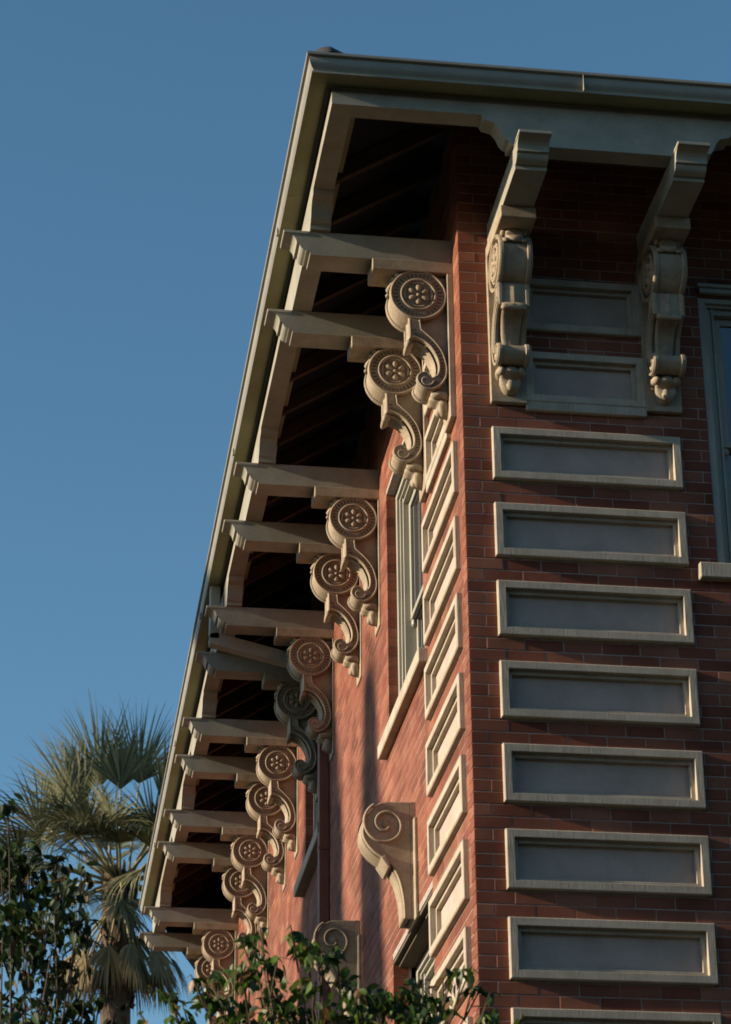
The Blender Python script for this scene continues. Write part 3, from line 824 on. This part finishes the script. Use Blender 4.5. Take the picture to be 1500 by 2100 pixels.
def leafy_tree(label, base, blobs, low, size, nsingle, seed, lmat='leaf'):
    """blobs: (centre, radius, number of leaves) of the twigs that reach into view; low: the crown below them"""
    rg = np.random.default_rng(seed); rn = random.Random(seed)
    T = empty('leafy_tree', base, label, 'tree')
    Bv = Vector(base)
    tr = MB(); top = Vector((base[0] + .1, base[1] + .05, low[0][2] - low[1] * .3))
    pts = [Vector((0, 0, 0)) + (top - Bv) * t + Vector((.08 * math.sin(t * 5), .06 * math.cos(t * 4) - .06, 0)) for t in (0, .1, .3, .5, .75, 1)]
    tube(tr, pts, [.16, .13, .11, .10, .085, .07], 10)
    tk = tr.build('trunk', M['bark'], T)
    br = MB(); cen = []
    for (c, r_, n) in blobs:
        c = Vector(c) - Bv; s = pts[-1] + Vector((rn.uniform(-.02, .02), rn.uniform(-.02, .02), rn.uniform(-.5, 0)))
        mid = s.lerp(c, .5) + Vector((rn.uniform(-.12, .12), rn.uniform(-.12, .12), -.12))
        tube(br, [s, s.lerp(mid, .5) + Vector((0, 0, -.05)), mid, mid.lerp(c, .6) + Vector((0, 0, .03)), c], [.022, .014, .008, .004, .002], 5)
        for _ in range(max(2, n // 14)):
            e = c + Vector((rn.gauss(0, 1), rn.gauss(0, 1), rn.gauss(0, .8))) * r_ * .6
            tube(br, [c.lerp(mid, .15), c.lerp(e, .5) + Vector((0, 0, .02)), e], [.005, .003, .0015], 4)
    br.build('branches', M['bark'], T)
    pos = []; 
    for (c, r_, n) in blobs:
        d = rg.normal(0, 1, (n, 3)); d /= np.linalg.norm(d, axis=1)[:, None]; d *= (rg.uniform(0, 1, n) ** .45)[:, None] * r_
        pos.append(np.array(c) - np.array(base) + d)
    pos = np.concatenate(pos); n = len(pos); fr = leaf_frames(n, rg); sz = size * rg.uniform(.6, 1.2, n)
    idx = rg.permutation(n)
    pxy = np.array([world_px(Vector(p) + Bv) for p in pos]); on = (pxy[:, 0] > 0) & (pxy[:, 0] < 1500) & (pxy[:, 1] > 0) & (pxy[:, 1] < 2095)
    vis_ = [i for i in idx if on[i]]; vis_.sort(key=lambda i: -sz[i]); sing = set(vis_[:nsingle])
    me = None
    for i in sing:
        if me is None:
            me = bpy.data.meshes.new('leaf'); me.from_pydata(LEAFV.tolist(), [], LEAFF); me.materials.append(M[lmat])
            me.polygons.foreach_set('use_smooth', [True] * len(me.polygons))
        o = bpy.data.objects.new('leaf', me); COL.objects.link(o); o.parent = T
        Mx = Matrix([[fr[i][c][r] * sz[i] for c in range(3)] + [pos[i][r]] for r in range(3)] + [[0, 0, 0, 1]])
        o.matrix_local = Mx
    rest = [i for i in range(n) if i not in sing]
    # the rest of the crown, below and beside the view
    nl = low[2]; d = rg.normal(0, 1, (nl, 3)); d /= np.linalg.norm(d, axis=1)[:, None]; d *= (rg.uniform(0, 1, nl) ** .4)[:, None]
    lp = np.array(low[0]) - np.array(base) + d * np.array([low[1], low[1], low[1] * .85]); lf_ = leaf_frames(nl, rg); ls = size * 1.5 * rg.uniform(.7, 1.2, nl)
    AP = np.concatenate([pos[rest], lp]); AF = np.concatenate([fr[rest], lf_]); AS = np.concatenate([sz[rest], ls])
    V = (np.einsum('ij,njk->nik', LEAFV, AF) * AS[:, None, None] + AP[:, None, :]).reshape(-1, 3)
    F = [tuple(k + 11 * i for k in f) for i in range(len(AP)) for f in LEAFF]
    np_mesh('crown', V, F, M[lmat], T, 'stuff')
    return T

def blobs_from(L, Dh, dens, seed):
    rn = random.Random(seed); out = []
    for px, py, r_ in L:
        dd = Dh + rn.uniform(-.45, .45); p = ray(px, py, dd); rm = r_ / FPX * dd * 1.1
        out.append((tuple(p), rm, max(3, int(dens * r_ * r_ / 100))))
    return out
LA = [(18, 1650, 26), (40, 1745, 38), (10, 1760, 34), (110, 1765, 34), (60, 1805, 46), (125, 1835, 52), (25, 1880, 52), (90, 1905, 60), (160, 1905, 46), (55, 1965, 52), (135, 1985, 50), (185, 1925, 18), (95, 2045, 62), (15, 2060, 46), (165, 2060, 36), (205, 2050, 16), (235, 2085, 18), (15, 1930, 46), (-30, 1800, 60), (-40, 1950, 70), (150, 2100, 50), (60, 2110, 60), (175, 1790, 24)]
tA = blobs_from(LA, 12.2, 2.8, 3)
leafy_tree('dark leafy tree at the lower left, its broad leaves overlapping the palm', tuple(Vector((ray(70, 2100, 12.2).x, ray(70, 2100, 12.2).y, 0))), tA, ((ray(40, 2100, 12.2).x - .25, ray(40, 2100, 12.2).y, 3.6), 1.35, 5200), 0.070, 290, 11, 'leaf_dark')
LB = [(345, 2045, 24), (375, 2085, 34), (425, 2050, 30), (440, 2008, 22), (400, 2010, 14), (480, 2075, 40), (500, 2000, 34), (515, 1940, 26), (535, 1908, 14), (545, 1975, 32), (565, 2040, 36), (600, 1915, 16), (625, 1938, 30), (655, 1962, 26), (690, 1948, 16), (700, 2010, 28), (742, 2045, 34), (790, 2050, 32), (850, 2040, 38), (905, 2060, 36), (920, 2005, 20), (955, 1985, 18), (975, 2030, 20), (1008, 2040, 7), (1005, 2085, 24), (1068, 2092, 14), (850, 2095, 44), (620, 2085, 50), (705, 2090, 50), (545, 2095, 40), (290, 2085, 14), (778, 2085, 40), (640, 2020, 24)]
tB = blobs_from(LB, 11.0, 3.3, 5)
leafy_tree('leafy tree top at the bottom centre, sprigs of bright leaves before the sunlit wall', tuple(Vector((ray(690, 2100, 11).x, ray(690, 2100, 11).y, 0))), tB, ((ray(660, 2100, 11).x, ray(660, 2100, 11).y, 3.35), 0.95, 2800), 0.066, 290, 21)

# ---- fan palm behind
DP = 42.0
pc = ray(248, 1795, DP)
palm = empty('fan_palm', (pc.x, pc.y, 0), 'tall fan palm with spiky green fronds and a hanging dry skirt beside the eave', 'palm tree')
hz = pc.z
mb = MB(); pts = []; rad = []
for i in range(60):
    z = hz * i / 59 - (0.05 if i == 0 else 0); pts.append((0.02 * math.sin(z * .7) + .25 * (z / hz - 1) * .3, 0.02 * math.cos(z * .5), z)); rad.append((0.30 - 0.05 * min(1, z / 6)) * (1 + 0.02 * (i % 2)) + (0.03 if z > hz - 1.2 else 0))
tube(mb, pts, rad, 18)
tk = mb.build('trunk', M['palm_trunk'], palm)
mb = MB(); rp = random.Random(5)
for i in range(240):      # old leaf bases and fibre on the upper trunk
    z = hz - 2.4 * rp.random() ** 1.6; a = rp.uniform(0, 2 * math.pi); r0 = 0.255
    p = Vector((r0 * math.cos(a), r0 * math.sin(a), z)); o_ = Vector((math.cos(a), math.sin(a), 0))
    q = p + o_ * rp.uniform(.02, .09) + Vector((0, 0, rp.uniform(.06, .22)))
    tube(mb, [p, q], [.035, .012], 4)
mb.build('leaf_base', M['palm_trunk'], palm, kind='stuff')

def frond(az, el, plen, R0, droop, dry=False, spread=105, seed=0, twist=0.0, fold=0.35):
    rn = random.Random(seed)
    d0 = Vector((math.cos(az) * math.cos(el), math.sin(az) * math.cos(el), math.sin(el)))
    st = Vector((math.cos(az), math.sin(az), 0)) * 0.12 + Vector((0, 0, hz - (0.15 if not dry else 0.6)))
    pts = []; p = st.copy(); d = d0.copy()
    for i in range(6): pts.append(p.copy()); p = p + d * plen / 5; d = (d + Vector((0, 0, -0.035 * (1 + droop)))).normalized()
    hub = pts[-1]; mbp = MB(); tube(mbp, pts, [.035, .028, .022, .019, .017, .014], 5)
    side = d.cross(Vector((0, 0, 1)))
    if side.length < .1: side = Vector((-math.sin(az), math.cos(az), 0))
    side.normalize(); side = Matrix.Rotation(twist, 3, d) @ side
    nrm = side.cross(d).normalized(); V = []; F = []
    nl = 50
    for k in range(nl):
        t = -1 + 2 * k / (nl - 1); th = R(spread) * t + rn.gauss(0, .02)
        dirv = (d * math.cos(th) + side * math.sin(th) + nrm * fold * abs(math.sin(th)) ** 1.3 * .8).normalized()
        L = R0 * (1 - 0.30 * abs(t) ** 2) * rn.uniform(.78, 1.1); wd = 0.040
        acr = dirv.cross(nrm).normalized(); pos = hub + d * 0.0; cur = dirv.copy(); n_ = 6; o = len(V)
        br_ = rn.uniform(.55, .9)
        for j in range(n_ + 1):
            s_ = j / n_; wj = wd * (0.5 + 1.3 * s_ if s_ < .35 else max(.04, 1.0 - (s_ - .35) / .65))
            off = nrm * (0.009 if k % 2 else -0.009)
            V.append(tuple(pos + acr * wj / 2 + off)); V.append(tuple(pos - acr * wj / 2 + off))
            g_ = (0.06 + 0.55 * droop + 0.16 * abs(t) ** 2) * (s_ ** 1.5) + (0.55 * rn.random() * droop if s_ > br_ else 0)
            cur = (cur + Vector((rn.gauss(0, .02), rn.gauss(0, .02), -g_ + rn.gauss(0, .02)))).normalized(); pos = pos + cur * L / n_
        for j in range(n_): F.append((o + 2 * j, o + 2 * j + 1, o + 2 * j + 3, o + 2 * j + 2))
    st_ = mbp.build('frond', M['palm_stem'], palm)
    np_mesh('fan', np.array(V), F, M['palm_dry'] if dry else M['palm'], st_)
# fronds chosen by where they show: az measured from +x (right in the picture), -90 points at the viewer
sd = 0
for (az, el, pl_, r_, dr, *tw) in [(176, 66, 1.6, 1.5, .03, 1.35), (-178, 82, 1.8, 1.75, .05, 1.4), (2, 86, 1.85, 1.65, .05, 1.75), (-100, 80, 1.6, 1.3, .12, .3), (4, 70, 1.6, 1.4, .03, 1.75), (172, 70, 1.55, 1.45, .08, 1.2), (15, 68, 1.5, 1.5, .15, 1.9), (-95, 30, 1.0, 1.1, .75), (-125, 40, 1.2, 1.15, .6), (-50, 44, 1.1, 1.1, .6), (180, 52, 1.4, 1.4, .35, .9), (-70, 20, 1.2, 1.3, .8), (-110, 26, 1.3, 1.3, .7), (175, 22, 1.7, 1.4, .7), (-160, 12, 1.3, 1.3, .8), (-130, 34, 1.2, 1.2, .6), (100, 50, 1.3, 1.2, .4), (20, 66, 1.5, 1.4, .2), (182, 36, 1.5, 1.5, .45, .6), (172, 45, 1.6, 1.3, .5), (-8, 48, 1.5, 1.4, .3), (10, 30, 1.6, 1.4, .45), (-100, 42, 1.2, 1.3, .5), (-60, 30, 1.2, 1.3, .6), (-120, 12, 1.4, 1.3, .8), (-75, 2, 1.1, 1.3, .9), (210, 5, 1.6, 1.3, .9), (235, 25, 1.4, 1.3, .7), (-25, 8, 1.5, 1.3, .8), (170, 8, 1.6, 1.3, .85), (90, 40, 1.5, 1.3, .4), (120, 20, 1.5, 1.3, .6), (45, 12, 1.6, 1.3, .7), (-90, -28, 1.1, 1.2, 1.0), (-140, -25, 1.3, 1.2, 1.0), (-35, -25, 1.3, 1.2, 1.0), (165, -22, 1.5, 1.2, 1.0), (8, -20, 1.7, 1.2, 1.0), (75, -20, 1.3, 1.2, 1.0), (220, 52, 1.0, 1.2, .4), (-40, 60, 1.0, 1.25, .3)]:
    sd += 1; frond(R(az), R(el), pl_, r_, dr, False, 48 if el > 62 else 100, sd, twist=tw[0] if tw else rp.uniform(-.7, .7))
for (az, el, pl_) in [(-70, -58, 1.2), (-110, -62, 1.2), (-30, -50, 1.3), (0, -42, 1.6), (15, -55, 1.5), (-150, -52, 1.4), (185, -48, 1.6), (210, -60, 1.3), (140, -55, 1.3), (60, -55, 1.3), (100, -60, 1.2), (-50, -66, 1.0), (-5, -70, 1.2), (172, -68, 1.2)]:
    sd += 1; frond(R(az), R(el), pl_ * .72, .95, .9, True, 48, sd, twist=rp.uniform(-.6, .6), fold=.1)

# ---- two slender conifers out of the picture whose shadows fall on the sunlit wall
def conifer(x, y, top, prof, label, seed):
    T = empty('conifer', (x, y, 0), label, 'tree', 'conifers outside the picture that shade the wall')
    mb = MB(); tube(mb, [(0, 0, 0), (0, 0, top * .5), (0, 0, top - .2)], [.22, .12, .02], 8); mb.build('trunk', M['bark'], T)
    rg = np.random.default_rng(seed); V = []; F = []
    dz = np.array([p[0] for p in prof]); hw = np.array([p[1] for p in prof]); n = 42000
    depth = rg.uniform(0, 1, n) ** .8 * (top - 1.0); rr = np.interp(depth, dz, hw); a = rg.uniform(0, 2 * np.pi, n); q = rr * rg.uniform(0, 1, n) ** .5
    P = np.stack([q * np.cos(a), q * np.sin(a), top - depth], 1); sz = rg.uniform(.2, .42, n)
    d1 = rg.normal(0, 1, (n, 3)); d1[:, 2] += 1.2; d1 /= np.linalg.norm(d1, axis=1)[:, None]; d2 = np.cross(d1, rg.normal(0, 1, (n, 3))); d2 /= np.linalg.norm(d2, axis=1)[:, None]
    V = np.stack([P - d2 * sz[:, None] * .4, P + d2 * sz[:, None] * .4, P + d1 * sz[:, None]], 1).reshape(-1, 3)
    np_mesh('crown', V, [(3 * i, 3 * i + 1, 3 * i + 2) for i in range(n)], M['conifer'], T, 'stuff')
DSH = 35.0
conifer(-DSH, 3.92 - DSH * .062, 8.35 + DSH * .27, [(0, .02), (.5, .2), (1, .30), (2, .42), (4, .60), (8, .9), (20, 1.1)], 'slender pointed conifer standing left of the building, outside the picture', 1)
conifer(-DSH, 6.78 - DSH * .062, 10.6 + DSH * .27, [(0, .05), (.7, .6), (1.5, .9), (2.2, 1.12), (3.2, 1.4), (4, 1.5), (8, 1.7), (20, 2.0)], 'broad pointed conifer standing left of the building, outside the picture', 2)

# ---- unseen trees added behind the viewer: they close off the low sky that the eaves face
rg = np.random.default_rng(9); V = []; F = []; P_ = []
for i in range(15):
    cx_ = -16 + 5.2 * i + rg.normal(0, .8); cy_ = -40 + rg.normal(0, 2) + 0.011 * (cx_ - 15) ** 2; R_ = rg.uniform(4.2, 5.6); H_ = rg.uniform(15, 19)
    n = 2600; d = rg.normal(0, 1, (n, 3)); d /= np.linalg.norm(d, axis=1)[:, None]; d *= (rg.uniform(.2, 1, n) ** .5)[:, None]
    P_.append(np.array([cx_, cy_, H_ * .5]) + d * np.array([R_, R_ * .8, H_ * .5]))
P_ = np.concatenate(P_); n = len(P_); fr = leaf_frames(n, rg); sz = rg.uniform(.7, 1.2, n)
V = (np.einsum('ij,njk->nik', LEAFV, fr) * sz[:, None, None] + P_[:, None, :]).reshape(-1, 3)
np_mesh('street_trees', V, [tuple(k + 11 * i for k in f) for i in range(n) for f in LEAFF], M['leaf_dark'], None, 'stuff')
